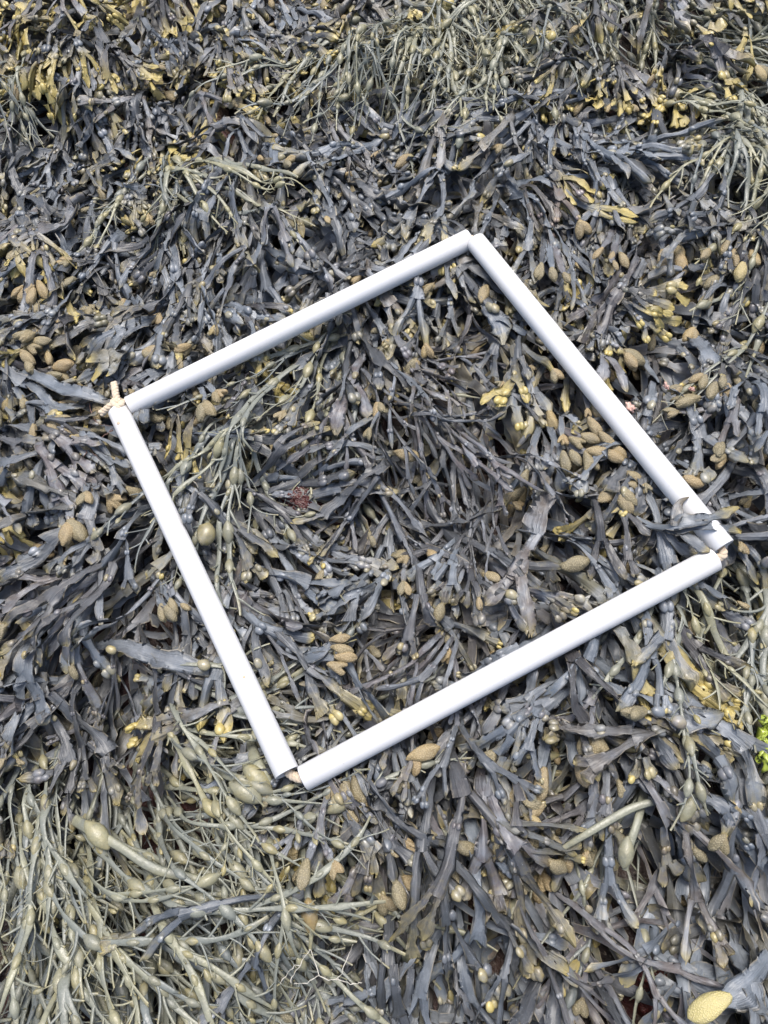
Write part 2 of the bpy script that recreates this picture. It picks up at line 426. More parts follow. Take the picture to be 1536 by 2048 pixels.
# ------------------------------------------------------------------ drift of the weed: px, py, heading in degrees (0 right, 90 down), kind
FIELD = [
 (60, 60, 100, 'YA'), (250, 60, 80, 'YF'), (180, 250, 65, 'FA'), (60, 250, 110, 'F'), (60, 420, 100, 'F'), (330, 180, 90, 'FY'), (330, 330, 70, 'FA'), (420, 420, 95, 'F'),
 (560, 50, 60, 'YF'), (560, 200, 85, 'F'), (640, 280, 40, 'BF'), (560, 400, 95, 'F'), (700, 60, 110, 'YA'), (760, 150, 70, 'F'), (850, 40, 100, 'A'), (850, 130, 120, 'FY'), (960, 120, 110, 'F'),
 (1050, 40, 80, 'A'), (1200, 60, 100, 'AY'), (1330, 50, 60, 'AY'), (1470, 60, 40, 'AY'), (1150, 150, 130, 'F'), (1300, 160, 150, 'FA'), (1450, 180, 60, 'AF'), (1180, 240, 20, 'FA'), (960, 280, 100, 'F'),
 (820, 300, 115, 'FR'), (1080, 300, 40, 'PF'), (1180, 350, 40, 'FY'), (1040, 420, 100, 'FY'), (1250, 450, 60, 'FY'), (1400, 300, 110, 'FA'), (1500, 320, 100, 'FA'), (1500, 480, 100, 'RA'), (1360, 430, 145, 'BR'),
 (740, 420, 100, 'FY'), (860, 420, 95, 'FR'), (640, 480, 70, 'BF'), (450, 540, 105, 'F'), (330, 560, 100, 'F'), (200, 520, 110, 'FR'), (60, 520, 110, 'FR'), (60, 650, 120, 'R'), (180, 660, 60, 'R'), (340, 680, 100, 'FR'),
 (480, 640, 80, 'FY'), (80, 760, 28, 'B'), (200, 760, 25, 'FY'), (60, 880, 60, 'RY'), (160, 900, 20, 'RY'), (120, 980, 150, 'FR'), (60, 1050, 140, 'F'), (220, 1020, 140, 'F'), (1060, 560, 80, 'R'), (1180, 520, 100, 'RY'),
 (1300, 520, 110, 'R'), (1440, 560, 100, 'R'), (1180, 640, 60, 'FY'), (1330, 640, 20, 'BF'), (1460, 660, 40, 'F'), (1330, 740, 120, 'R'), (1470, 780, 110, 'R'), (1400, 880, 130, 'F'), (1480, 960, 60, 'F'),
 (880, 570, 100, 'FR'), (960, 620, 70, 'B'), (780, 650, 60, 'NF'), (680, 690, 110, 'AF'), (560, 740, 100, 'A'), (520, 830, 120, 'AY'), (440, 780, 100, 'FY'), (620, 860, 70, 'AY'), (720, 840, 110, 'FN'), (820, 760, 50, 'N'),
 (940, 740, 20, 'N'), (1060, 720, 60, 'FR'), (880, 860, 70, 'N'), (1000, 840, 60, 'NP'), (1130, 860, 80, 'R'), (1200, 900, 90, 'R'), (1230, 990, 60, 'R'), (1080, 960, 70, 'FR'), (940, 960, 60, 'FN'), (800, 960, 100, 'FN'),
 (400, 900, 40, 'F'), (320, 940, 60, 'F'), (460, 1000, 20, 'FR'), (420, 1080, 80, 'F'), (560, 1080, 70, 'FN'), (700, 1060, 80, 'FR'), (840, 1060, 30, 'BF'), (980, 1080, 50, 'FR'), (1120, 1080, 40, 'FR'), (1280, 1060, 30, 'F'),
 (1180, 1160, 130, 'F'), (1050, 1160, 130, 'FR'), (900, 1180, 150, 'N'), (760, 1180, 90, 'N'), (640, 1180, 60, 'FN'), (520, 1220, 85, 'F'), (640, 1280, 60, 'FR'), (780, 1300, 100, 'N'), (940, 1270, 120, 'NF'), (560, 1380, 100, 'FY'),
 (700, 1420, 90, 'F'), (820, 1400, 90, 'F'), (60, 1160, 110, 'F'), (200, 1130, 120, 'F'), (150, 1260, 100, 'F'), (280, 1200, 15, 'FR'), (360, 1270, 10, 'BR'), (240, 1330, 95, 'FN'), (60, 1400, 110, 'FR'), (330, 1380, 30, 'FA'),
 (200, 1450, 100, 'A'), (400, 1430, 20, 'A'), (100, 1560, 90, 'A'), (300, 1550, 20, 'A'), (460, 1500, 10, 'A'), (60, 1700, 55, 'A'), (220, 1680, 30, 'A'), (380, 1650, 25, 'A'), (520, 1650, 40, 'A'), (620, 1680, 80, 'A'),
 (100, 1850, 55, 'A'), (260, 1820, 38, 'A'), (420, 1800, 35, 'A'), (560, 1800, 60, 'A'), (80, 1980, 80, 'A'), (240, 1960, 55, 'A'), (400, 1950, 50, 'A'), (540, 1940, 60, 'A'), (640, 1880, 100, 'AF'), (660, 1760, 100, 'AF'),
 (720, 1560, 80, 'R'), (840, 1520, 90, 'RF'), (800, 1640, 85, 'F'), (920, 1600, 95, 'FR'), (1000, 1480, 95, 'F'), (1080, 1420, 100, 'FR'), (1180, 1400, 95, 'R'), (1260, 1420, 100, 'AF'), (1130, 1520, 100, 'R'), (1230, 1560, 80, 'FR'),
 (1220, 1280, 60, 'FY'), (1320, 1230, 80, 'A'), (1450, 1200, 80, 'A'), (1400, 1300, 110, 'A'), (1500, 1350, 110, 'A'), (1330, 1420, 30, 'B'), (1440, 1470, 140, 'FA'), (1340, 1560, 130, 'FA'), (1480, 1600, 60, 'F'), (1420, 1700, 80, 'FY'),
 (1060, 1660, 120, 'F'), (1180, 1660, 110, 'FA'), (960, 1740, 130, 'F'), (860, 1800, 120, 'F'), (1000, 1800, 80, 'FN'), (1130, 1760, 80, 'PN'), (1200, 1850, 80, 'N'), (1300, 1760, 70, 'NF'), (1480, 1800, 95, 'FY'), (1380, 1860, 90, 'FY'),
 (740, 1900, 90, 'F'), (860, 1900, 95, 'B'), (980, 1920, 90, 'F'), (700, 2000, 95, 'BA'), (820, 2000, 95, 'F'), (950, 2010, 80, 'F'), (1120, 1960, 85, 'NF'), (1250, 2000, 85, 'F'), (1400, 1960, 100, 'BF'), (1500, 1950, 95, 'B'),
]
F_XY = np.array([P2(x, y) for x, y, *_ in FIELD])
F_DIR = np.array([[math.cos(math.radians(-a)), math.sin(math.radians(-a))] for _, _, a, _ in FIELD])
F_KIND = [k for *_, k in FIELD]
def heading(q):
    d = np.linalg.norm(F_XY - q, axis=1); w = np.exp(-(d / 0.05) ** 2) + 1e-9 / (d + 0.01) ** 2
    v = (F_DIR * w[:, None]).sum(0); return math.atan2(v[1], v[0])
def kind_at(q, rnd):
    d = np.linalg.norm(F_XY - q, axis=1) + np.array([rnd.random() for _ in range(6)])[np.arange(len(F_XY)) % 6] * 0.03
    k = F_KIND[int(np.argmin(d))]
    return k[0] if len(k) == 1 or rnd.random() < 0.62 else k[1]

# ------------------------------------------------------------------ a frond of bladder wrack
def clear_heading(p, a, reach, lim=0.95):
    for da in (0, 0.4, -0.4, 0.8, -0.8):
        d = np.array([math.cos(a + da), math.sin(a + da)])
        q = p[None] + d[None] * np.linspace(-0.02, reach, 9)[:, None]
        if bare_at(q).min() > lim: return a + da
    return None
class Sink:
    """where a frond's bladders and warty tips go: sub-parts of the frond, or one with the mat"""
    def __init__(s, mb, solid): s.mb = mb; s.solid = solid; s.items = []
    def put(s, kind, p, X, Y, Z, size, pig):
        if s.solid: s.items.append((kind, p, X, Y, Z, size, pig)); return
        v, q = {'b': LITE_BLAD, 'r': LITE_REC, 'e': LITE_EGG}[kind]
        w = p + (v * size) @ np.stack([X, Y, Z])
        s.mb.add(w, q, np.tile(pig, (len(v), 1)), np.zeros((len(v), 2)), {'b': 1, 'r': 2, 'e': 0}[kind])

STY = {  # half width m, segment lengths m, yellow at the tips, tone, bladder and warty-tip chances
 'F': dict(w=0.0065, seg=(0.102, 0.076, 0.054), yel=0.27, tone=(0.0, 0.42), pb=0.52, pr=0.10, ruf=0.42, depth=3),
 'B': dict(w=0.0094, seg=(0.088, 0.066, 0.048), yel=0.16, tone=(0.0, 0.30), pb=0.55, pr=0.08, ruf=0.42, depth=3),
 'Y': dict(w=0.0062, seg=(0.066, 0.050, 0.036), yel=0.95, tone=(0.15, 0.75), pb=0.40, pr=0.12, ruf=0.40, depth=3),
 'R': dict(w=0.0060, seg=(0.060, 0.046, 0.028), yel=0.18, tone=(0.0, 0.5), pb=0.34, pr=0.62, ruf=0.34, depth=3),
 'N': dict(w=0.0032, seg=(0.080, 0.060, 0.046), yel=0.06, tone=(0.25, 0.56), pb=0.45, pr=0.10, ruf=0.50, depth=3),
 'P': dict(w=0.0050, seg=(0.076, 0.056, 0.040), yel=0.05, tone=(0.78, 0.95), pb=0.40, pr=0.25, ruf=0.36, depth=3),
}
def walk(q, a, L, rnd, ds, curl):
    n = max(4, int(round(L / ds)) + 1); step = L / (n - 1)
    pts = [q]; k = rnd.gauss(0, curl)
    for i in range(n - 1):
        k = 0.75 * k + rnd.gauss(0, curl * 0.6)
        a += k * step
        q = q + step * np.array([math.cos(a), math.sin(a)]); pts.append(q)
    return np.array(pts), a
def frond(mb, q0, a0, st, rnd, lev, solid, sink, scale=1.0, zfun=None):
    S = STY[st]; sd = rnd.random() * 200
    total = sum(S['seg']) * scale * 1.05
    tone = rnd.uniform(*S['tone'])
    if st in 'FBR' and rnd.random() < 0.17: tone = rnd.uniform(0.45, 0.76)
    dark = rnd.random(); yel = S['yel'] * rnd.uniform(0.3, 1.25) * (2.6 if rnd.random() < 0.2 else 1)
    W = S['w'] * scale * rnd.uniform(0.8, 1.3)
    wob = rnd.uniform(0.004, 0.010)
    rollk = rnd.uniform(0.4, 1.5); roll0 = rnd.gauss(0, 0.3)
    def height(p, s):
        f = smooth(-0.05, 0.55, s / total)
        fl = fields(p); zr = fl[:, 0] + 0.004; zt = fl[:, 1]
        z = zr + (zt - zr) * lev * (0.25 + 0.75 * f) + wob * vnoise(p[:, 0] * 30 + sd, p[:, 1] * 30 + sd * 1.7)
        z -= 0.008 * smooth(0.8, 1.1, s / total)
        return np.minimum(z, fl[:, 2])
    def roll_of(p): return roll0 + rollk * vnoise(p[:, 0] * 22 + sd * 3, p[:, 1] * 22 - sd)
    def grow(q, a, depth, s0, w0, z_off):
        L = S['seg'][min(depth, 2)] * scale * rnd.uniform(0.65, 1.3)
        if depth >= 3: L = 0.017 * scale * rnd.uniform(0.7, 1.4)
        last = depth >= 3 or (depth == S['depth'] - 1 and not (solid and depth == 2 and rnd.random() < 0.45)) or (depth > 0 and rnd.random() < 0.13)
        pts2, a1 = walk(q, a, L, rnd, 0.0072 if solid else 0.0115, 7.5)
        n = len(pts2); u = np.linspace(0, 1, n)
        if last:                          # closer rings towards the tip
            un = 1 - (1 - np.linspace(0, 1, n + 2)) ** 1.6
            pts2 = np.column_stack([np.interp(un, u, pts2[:, 0]), np.interp(un, u, pts2[:, 1])]); u = un; n = len(u)
        s = s0 + u * L
        warty = last and depth < 3 and rnd.random() < S['pr']
        if depth == 0: w = W * (0.28 + 0.72 * smooth(0, 0.8, u))
        else: w = w0 + (W * rnd.uniform(0.8, 1.1) * (0.66 + 0.40 * smooth(0.25, 0.95, u)) - w0) * smooth(0, 0.3, u)
        if not last: w = w * (1 + 0.28 * smooth(0.75, 1.0, u))
        elif warty: w = w * (1 - 0.55 * smooth(0.6, 1.0, u))
        else:
            w = w * (1 + 0.20 * smooth(0.4, 0.8, u)) * np.sqrt(np.clip(1 - np.clip((u - 0.52) / 0.48, 0, 1) ** 2.0, 0.02, 1))
        z = height(pts2, s) + z_off
        pts = np.column_stack([pts2, z])
        r = roll_of(pts2)
        pig = np.zeros((n, 4)); pig[:, 1] = dark; pig[:, 3] = tone
        t = s / total
        pig[:, 0] = np.clip(yel * smooth(0.68, 1.08, t) + (0.45 * yel + 0.12) * (smooth(0.75, 1.0, u) if last else 0), 0, 1)
        sdr = rnd.random() * 100
        Sx, Nx, Tx = ribbon(mb, pts, w, r, pig, solid, S['ruf'], 0.0011, rnd.gauss(0.05, 0.55), sdr, ragged=0.0 if (not last or warty) else rnd.uniform(0.2, 0.7) * (0.45 if st == 'B' else 1))
        # round bladders in pairs beside the midrib
        if depth > 0 and rnd.random() < S['pb']:
            for rep in range(1 if rnd.random() < 0.7 else 2):
                i = int(n * rnd.uniform(0.25, 0.85)); i = min(max(i, 1), n - 2)
                size = min(0.0056, w[i] * 0.78) * rnd.uniform(0.75, 1.2) 
                if size < 0.0019: continue
                for sg in ((-1, 1) if rnd.random() < 0.6 else (rnd.choice((-1, 1)),)):
                    c = pts[i] + Sx[i] * sg * w[i] * 0.48 + Nx[i] * size * 0.26
                    yb = float(np.clip(pig[i, 0] * 1.3 + (0.3 if rnd.random() < 0.03 + S['yel'] * 0.3 else 0.0), 0, 1))
                    sink.put('b', c, Tx[i], Sx[i], Nx[i], size * rnd.uniform(0.9, 1.1), np.array([yb, dark * 0.6, 0.2, min(1, tone + 0.1)]))
        if warty:
            lobes = 2 if rnd.random() < 0.45 else 1
            ln = 0.0120 * scale * rnd.uniform(0.6, 1.35)
            for k in range(lobes):
                off = (k - 0.5) * 0.75 if lobes == 2 else rnd.gauss(0, 0.15)
                X = Tx[-1] * math.cos(off) + Sx[-1] * math.sin(off); X = X / np.linalg.norm(X)
                Y = np.cross(Nx[-1], X); Y /= np.linalg.norm(Y); Z = np.cross(X, Y)
                sink.put('r', pts[-1] + X * ln * 0.72 + Nx[-1] * 0.001, X, Y, Z, ln, np.array([0, rnd.uniform(0.15, 0.86), 0, 0.5]))
        if last: return
        wb = w[-1]; sp = rnd.uniform(0.20, 0.46)
        nd = np.array([-math.sin(a1), math.cos(a1)])
        back = pts2[-1] - np.array([math.cos(a1), math.sin(a1)]) * 0.0015
        for sg in (-1, 1):
            if rnd.random() < 0.06: continue
            grow(back + nd * sg * wb * 0.47 * math.cos(r[-1]), a1 + sg * sp * rnd.uniform(0.6, 1.2), depth + 1, s0 + L, wb * 0.54, z_off + rnd.gauss(0, 0.0006))
    grow(np.array(q0, float), a0, 0, 0.0, W * 0.3, 0.0)

def knotted(mb, q0, a0, rnd, lev, solid, sink, scale=1.0, L=None):
    """a strand of knotted wrack: leathery stalk, egg bladders in line, short side shoots"""
    sd = rnd.random() * 200
    L = (L or rnd.uniform(0.15, 0.30)) * scale
    W = rnd.choice((rnd.uniform(0.0017, 0.0029), rnd.uniform(0.0024, 0.0042))) * scale
    g = rnd.random(); wob = rnd.uniform(0.004, 0.009); phi = rnd.gauss(0, 0.3)
    def height(p, s):
        fl = fields(p); zr = fl[:, 0] + 0.005; zt = fl[:, 1]
        f = smooth(-0.08, 0.35, s / L)
        z = zr + (zt - zr) * lev * (0.3 + 0.7 * f) + wob * vnoise(p[:, 0] * 26 + sd, p[:, 1] * 26 + sd * 1.3)
        return np.minimum(z, fl[:, 2])
    def strand(q, a, L1, s0, w1, depth):
        pts2, a1 = walk(q, a, L1, rnd, 0.007 if solid else 0.012, 5.0)
        n = len(pts2); u = np.linspace(0, 1, n); s = s0 + u * L1
        w = w1 * (0.8 + 0.35 * vnoise(s * 40 + sd, sd)) * (1 - 0.45 * smooth(0.6, 1.0, u))
        pts = np.column_stack([pts2, height(pts2, s)])
        pig = np.zeros((n, 4)); pig[:, 1] = g; pig[:, 3] = 0.8
        pig[:, 0] = 0.55 * smooth(0.88, 1.0, u)
        sites = []
        x = rnd.uniform(0.02, 0.05)
        while x < L1 - 0.012:
            sites.append(x); x += rnd.uniform(0.034, 0.075)
        for x in sites:                                   # the stalk swells into each bladder
            w = w * (1 + 0.60 * np.exp(-((s - s0 - x) / 0.011) ** 2))
        Sx, Nx, Tx = tube(mb, pts, w, w * 0.34, pig, 8 if solid else 5, roll=phi + 0.5 * vnoise(s * 25, np.full(n, sd)))
        for x in sites:
            i = min(max(int(x / L1 * (n - 1)), 1), n - 2)
            ln = rnd.uniform(0.0075, 0.0150) * scale * (0.75 if depth else 1) * (0.7 + 0.3 * rnd.random())
            if rnd.random() < 0.12: continue
            sink.put('e', pts[i] + Nx[i] * 0.0008, Tx[i], Sx[i], Nx[i], ln, np.array([float(np.clip(rnd.gauss(0.33, 0.22), 0.02, 0.95)), g, 0, 1]))
        # side shoots
        x = rnd.uniform(0.008, 0.02); sg = rnd.choice((-1, 1))
        while x < L1 - 0.004:
            i = min(max(int(x / L1 * (n - 1)), 1), n - 2)
            a2 = math.atan2(Tx[i][1], Tx[i][0]) + sg * rnd.uniform(0.35, 0.95)
            l2 = rnd.choice((rnd.uniform(0.005, 0.012), rnd.uniform(0.006, 0.016), rnd.uniform(0.016, 0.042))) * scale
            p2, _ = walk(pts2[i], a2, l2, rnd, 0.0065, 16.0)
            m = len(p2); v = np.linspace(0, 1, m)
            zz = pts[i, 2] + (height(p2, np.full(m, s[i])) - pts[i, 2]) * v + rnd.gauss(0, 0.006) * v
            ww = w1 * rnd.uniform(0.26, 0.55) * (1 - 0.35 * v)
            pg = np.zeros((m, 4)); pg[:, 1] = g; pg[:, 3] = 0.8; pg[:, 0] = 0.75 * smooth(0.7, 1.0, v)
            tb = tube(mb, np.column_stack([p2, zz]), ww, ww * 0.62, pg, 5 if solid else 3)
            if l2 > 0.02 and rnd.random() < 0.16:
                e = np.array([*p2[-1], zz[-1]]); T = tb[2][-1]; ln = rnd.uniform(0.0045, 0.0075)
                sink.put('e', e + T * ln * 0.8, T, tb[0][-1], tb[1][-1], ln, np.array([rnd.uniform(0.3, 1.0), g, 0, 1]))
            x += rnd.uniform(0.007, 0.022) if solid else rnd.uniform(0.02, 0.05); sg = -sg
        if depth == 0 and rnd.random() < 0.65:
            i = int(n * rnd.uniform(0.3, 0.6)); sg = rnd.choice((-1, 1))
            strand(pts2[i], math.atan2(Tx[i][1], Tx[i][0]) + sg * rnd.uniform(0.25, 0.5), L1 * rnd.uniform(0.4, 0.6), s[i], w1 * 0.85, 1)
    strand(np.array(q0, float), a0, L, 0.0, W, 0)

# ------------------------------------------------------------------ rock under everything
def build_rock():
    n = 180; X = np.linspace(-1.15, 1.15, n); Y = np.linspace(-1.25, 1.45, n)
    gx, gy = np.meshgrid(X, Y, indexing='ij'); q = np.stack([gx, gy], -1).reshape(-1, 2)
    z = rock_z(q); b = MB(); zz = np.zeros((len(q), 4))
    b.add(np.column_stack([q, z]), grid_quads(n, n)[:, ::-1], zz, zz[:, :2])
    o = link('ground', b.mesh('ground', [ROCK])); tag(o, 'dark wet rock with red crust under the seaweed', None, None, 'structure')
    return o
build_rock()

# ------------------------------------------------------------------ the matted weed below (nobody could count it)
VIEW = np.array([P2(-330, -330), P2(1866, -330), P2(1866, 2378), P2(-330, 2378)])
x0, y0 = VIEW.min(0); x1, y1 = VIEW.max(0)
def in_view(p, margin=0.0):
    v = R_cw.T @ (np.array([p[0], p[1], -0.02]) - CAM)
    if v[2] >= 0: return False
    px = 768 + FOC * v[0] / -v[2]; py = 1024 - FOC * v[1] / -v[2]
    return -margin < px < 1536 + margin and -margin < py < 2048 + margin
def to_px(p):
    v = R_cw.T @ (np.array([p[0], p[1], p[2] if len(p) > 2 else -0.02]) - CAM)
    return 768 + FOC * v[0] / -v[2], 1024 - FOC * v[1] / -v[2]
def scatter(step, rnd, margin):
    pts = []
    ny = int((y1 - y0) / step) + 1; nx = int((x1 - x0) / step) + 1
    for j in range(ny + 1):
        for i in range(nx + 1):
            p = np.array([x0 + (i + 0.5 * (j % 2) + rnd.uniform(-.42, .42)) * step, y0 + (j + rnd.uniform(-.42, .42)) * step])
            if in_view(p, margin): pts.append(p)
    return pts
rm = random.Random(11)
MAT_F, MAT_A = MB(), MB()
skF, skA = Sink(MAT_F, False), Sink(MAT_A, False)
n_mat = 0
for step, lev in ((0.048, 0.28), (0.050, 0.56)):
    for p in scatter(step, rm, 330):
        if not in_view(p, 170) and (lev < 0.4 or rm.random() < 0.25): continue
        if bare_at(p) < 1.1: continue
        k = kind_at(p, rm); a = heading(p) + rm.gauss(0, 0.26)
        a = clear_heading(p, a, 0.17)
        if a is None: continue
        q = p - 0.05 * np.array([math.cos(a), math.sin(a)])
        l = lev + rm.uniform(-0.15, 0.15)
        if k == 'A':
            for _ in range(2): knotted(MAT_A, q + np.array([rm.gauss(0, .018), rm.gauss(0, .018)]), heading(p) + rm.gauss(0, 0.28), rm, l, False, skA)
        else: frond(MAT_F, q, a, k, rm, l, False, skF)
        n_mat += 1
tag(link('wrack_mat', MAT_F.mesh('wrack_mat', [WR, WRB, RC])), 'matted slate-grey wrack blades filling the gaps under the larger tufts', 'seaweed', None, 'stuff')
tag(link('knotted_wrack_mat', MAT_A.mesh('knotted_wrack_mat', [KN])), 'matted olive knotted wrack stalks filling the gaps under the larger strands', 'seaweed', None, 'stuff')

# ------------------------------------------------------------------ tufts, each a thing: tuft > frond > bladder, receptacle
def solid_frond(parent, name, mb, mats, sink, base):
    me = mb.mesh(name, mats)
    me.transform(Matrix.Translation(-Vector(base)))
    f = link(name, me, parent)
    for kind, p, X, Y, Z, size, pig in sink.items:
        me2 = random.choice({'b': ME_BLAD, 'r': ME_REC, 'e': ME_EGG}[kind])
        if kind == 'r' and (random.random() < 0.6 or size > 0.0195): me2 = ME_REC[random.randrange(4)]
        o = link({'b': 'bladder', 'r': 'receptacle', 'e': 'bladder'}[kind], me2, f)
        m = Matrix.Identity(4)
        for i in range(3):
            m[i][0], m[i][1], m[i][2] = X[i] * size, Y[i] * size, Z[i] * size
            m[i][3] = p[i] - base[i]
        o.matrix_local = m
        o.color = [float(c) for c in pig]
    return f
TUFTS = []
def tuft(p, kind, rnd, a=None, n=None, lev=None, scale=1.0, spread=0.36):
    a = heading(p) if a is None else a
    a += rnd.gauss(0, 0.18)
    q = np.array(p) - 0.06 * np.array([math.cos(a), math.sin(a)])
    base = np.array([q[0], q[1], float(rock_z(q[None])[0])])
    root = empty('knotted_wrack' if kind == 'A' else 'bladder_wrack', base)
    n = n or (rnd.randint(6, 7) if kind == 'A' else rnd.randint(3, 5))
    nb = nr = 0
    for i in range(n):
        mb = MB(); sk = Sink(mb, True)
        ai = a + (i - (n - 1) / 2) / n * spread * 2 + rnd.gauss(0, 0.13)
        qi = q + np.array([rnd.gauss(0, 0.012), rnd.gauss(0, 0.012)])
        l = lev if lev else rnd.uniform(0.9, 1.22)
        if kind == 'A':
            knotted(mb, qi, ai, rnd, l, True, sk, scale)
            solid_frond(root, 'strand', mb, [KN], sk, base)
        else:
            frond(mb, qi, ai, kind, rnd, l, True, sk, scale * rnd.uniform(0.8, 1.15))
            solid_frond(root, 'frond', mb, [WR], sk, base)
        nb += sum(1 for it in sk.items if it[0] != 'r'); nr += sum(1 for it in sk.items if it[0] == 'r')
    TUFTS.append((root, kind, np.array(p), nb, nr))
    return root
rt = random.Random(23)
for p in scatter(0.088, rt, 60):
    if bare_at(p) < 1.2: continue
    kd = kind_at(p, rt)
    hd = clear_heading(p, heading(p), 0.24 if kd == 'A' else 0.16, 1.15)
    if hd is None: continue
    tuft(p, kd, rt, hd)


# ------------------------------------------------------------------ weed that stands out in the photograph, each laid by hand
def spline(pts, per=7):
    pts = np.array(pts, float); n = len(pts); out = []
    for i in range(n - 1):
        p0, p1, p2, p3 = pts[max(i - 1, 0)], pts[i], pts[i + 1], pts[min(i + 2, n - 1)]
        for f in np.arange(per) / per:
            out.append(0.5 * (2 * p1 + (p2 - p0) * f + (2 * p0 - 5 * p1 + 4 * p2 - p3) * f * f + (3 * p1 - p0 - 3 * p2 + p3) * f ** 3))
    out.append(pts[-1]); return np.array(out)
def special(name, label, blades, items=(), group=None, cat='seaweed'):
    """blades: (path of px, py, z, half width mm; yellow at the end, dark, tone); items: kind, px, py, z, heading, half length mm, pigment"""
    first = blades[0][0][0]
    base = np.array(P(first[0], first[1], first[2])); root = empty(name, base)
    tag(root, label, cat, group)
    subs = []
    for path, yel, dark, tone in blades:
        p3 = spline([[*P(x, y, z), w * 0.001] for x, y, z, w in path], 9)
        n = len(p3); u = np.linspace(0, 1, n); pig = np.zeros((n, 4)); pig[:, 0] = yel * smooth(0.6, 1, u); pig[:, 1] = dark; pig[:, 3] = tone
        mb = MB()
        if name == 'knotted_wrack':
            tube(mb, p3[:, :3], p3[:, 3], p3[:, 3] * 0.5, pig, 8); mats = [KN]
        else:
            ribbon(mb, p3[:, :3], np.maximum(p3[:, 3], 0.0006), 0.25 * vnoise(u * 3 + first[0], u * 0 + first[1]), pig, True, 0.30, 0.0012, 0.30, first[0] * 0.13 + len(subs)); mats = [WR]
        subs.append((mb, mats, Sink(mb, True)))
    for kind, x, y, z, ang, ln, pig in items:
        p = P(x, y, z); an = math.radians(-ang)
        X = np.array([math.cos(an), math.sin(an), -0.12]); X /= np.linalg.norm(X)
        Y = np.cross([0, 0, 1.0], X); Y /= np.linalg.norm(Y); Z = np.cross(X, Y)
        d = [np.min(np.linalg.norm(np.concatenate(m.v)[:, :2] - p[:2], axis=1)) for m, _, _ in subs]
        subs[int(np.argmin(d))][2].put(kind, p, X, Y, Z, ln * 0.001, np.array(pig))
    for mb, mats, sk in subs: solid_frond(root, 'strand' if name == 'knotted_wrack' else 'frond', mb, mats, sk, base)
    return root
special('bladder_wrack', 'grey wrack frond draped over the white tube at the frame\'s weed-covered corner', [
    ([(1262, 1030, -.014, 3), (1300, 1050, -.004, 4), (1338, 1054, .012, 3.5), (1362, 1046, .0195, 7.5), (1392, 1042, .021, 7), (1425, 1034, .016, 4.5), (1455, 1024, .004, 6), (1478, 1014, -.006, 1.5)], 0.5, 0.25, 0.15),
    ([(1350, 1052, .017, 5), (1353, 1022, .0205, 6.5), (1362, 1004, .0205, 3), (1378, 994, .0195, 0.8)], 0.15, 0.1, 0.85),
    ([(1306, 1052, -.004, 3.5), (1350, 1062, .010, 4.5), (1400, 1054, .0195, 6), (1440, 1056, .012, 4.5), (1468, 1062, .002, 4), (1482, 1066, -.003, 1.5)], 0.7, 0.35, 0.1),
    ([(1338, 1056, .008, 3), (1372, 1072, .0155, 6), (1398, 1092, .0145, 6.5), (1420, 1102, .013, 2)], 0.4, 0.45, 0.3),
    ([(1330, 1052, .004, 4), (1344, 1080, .002, 5), (1372, 1104, -.004, 7), (1398, 1112, -.008, 2)], 0.4, 0.5, 0.2)])
special('bladder_wrack', 'broad grey wrack blade with one large pale yellow warty tip, by the bottom edge', [
    ([(1540, 1910, -.030, 7), (1512, 1950, -.014, 11), (1470, 1985, -.006, 12), (1445, 2002, -.004, 7), (1432, 2010, -.004, 4)], 0.4, 0.1, 0.1),
    ([(1500, 1965, -.012, 9), (1512, 2010, -.010, 10), (1520, 2060, -.018, 8)], 0.1, 0.15, 0.1)],
    [('r', 1422, 2012, .012, 150, 20, (0, 1.0, 0, 0.5))])
special('bladder_wrack', 'grey wrack frond with four tan warty tips in a row, inside the frame', [
    ([(570, 1330, -.045, 3), (610, 1318, -.018, 6), (640, 1306, -.010, 7), (662, 1290, -.008, 4)], 0.1, 0.2, 0.1),
    ([(612, 1318, -.018, 5), (645, 1314, -.010, 5), (668, 1318, -.008, 3)], 0.1, 0.2, 0.1)],
    [('r', 680, 1277, -.004, -15, 11, (0, .7, 0, .5)), ('r', 684, 1298, -.003, 5, 12, (0, .6, 0, .5)), ('r', 690, 1314, -.004, 0, 12, (0, .75, 0, .5)), ('r', 676, 1334, -.005, 15, 12, (0, .66, 0, .5))])
special('bladder_wrack', 'wrack frond with a dense cluster of brown warty tips beside the upper-right tube', [
    ([(1090, 850, -.045, 3), (1125, 862, -.018, 5), (1150, 874, -.010, 5), (1175, 880, -.008, 3)], 0.1, 0.4, 0.5),
    ([(1120, 860, -.02, 4), (1150, 896, -.010, 5), (1180, 906, -.008, 3)], 0.1, 0.4, 0.5)],
    [('r', 1188, 852, -.004, 60, 13, (0, .62, 0, .5)), ('r', 1180, 876, -.003, 20, 12, (0, .55, 0, .5)), ('r', 1212, 878, -.004, 50, 12, (0, .6, 0, .5)), ('r', 1232, 900, -.006, 40, 13, (0, .7, 0, .5)),
     ('r', 1198, 904, -.002, 0, 15, (0, .64, 0, .5)), ('r', 1228, 912, -.004, 30, 13, (0, .72, 0, .5)), ('r', 1180, 926, -.004, 70, 14, (0, .45, 0, .5)), ('r', 1155, 884, -.003, 30, 11, (0, .5, 0, .5)), ('r', 1130, 922, -.006, 80, 13, (0, .3, 0, .5)), ('r', 1150, 915, -.005, 60, 11, (0, .4, 0, .5))])
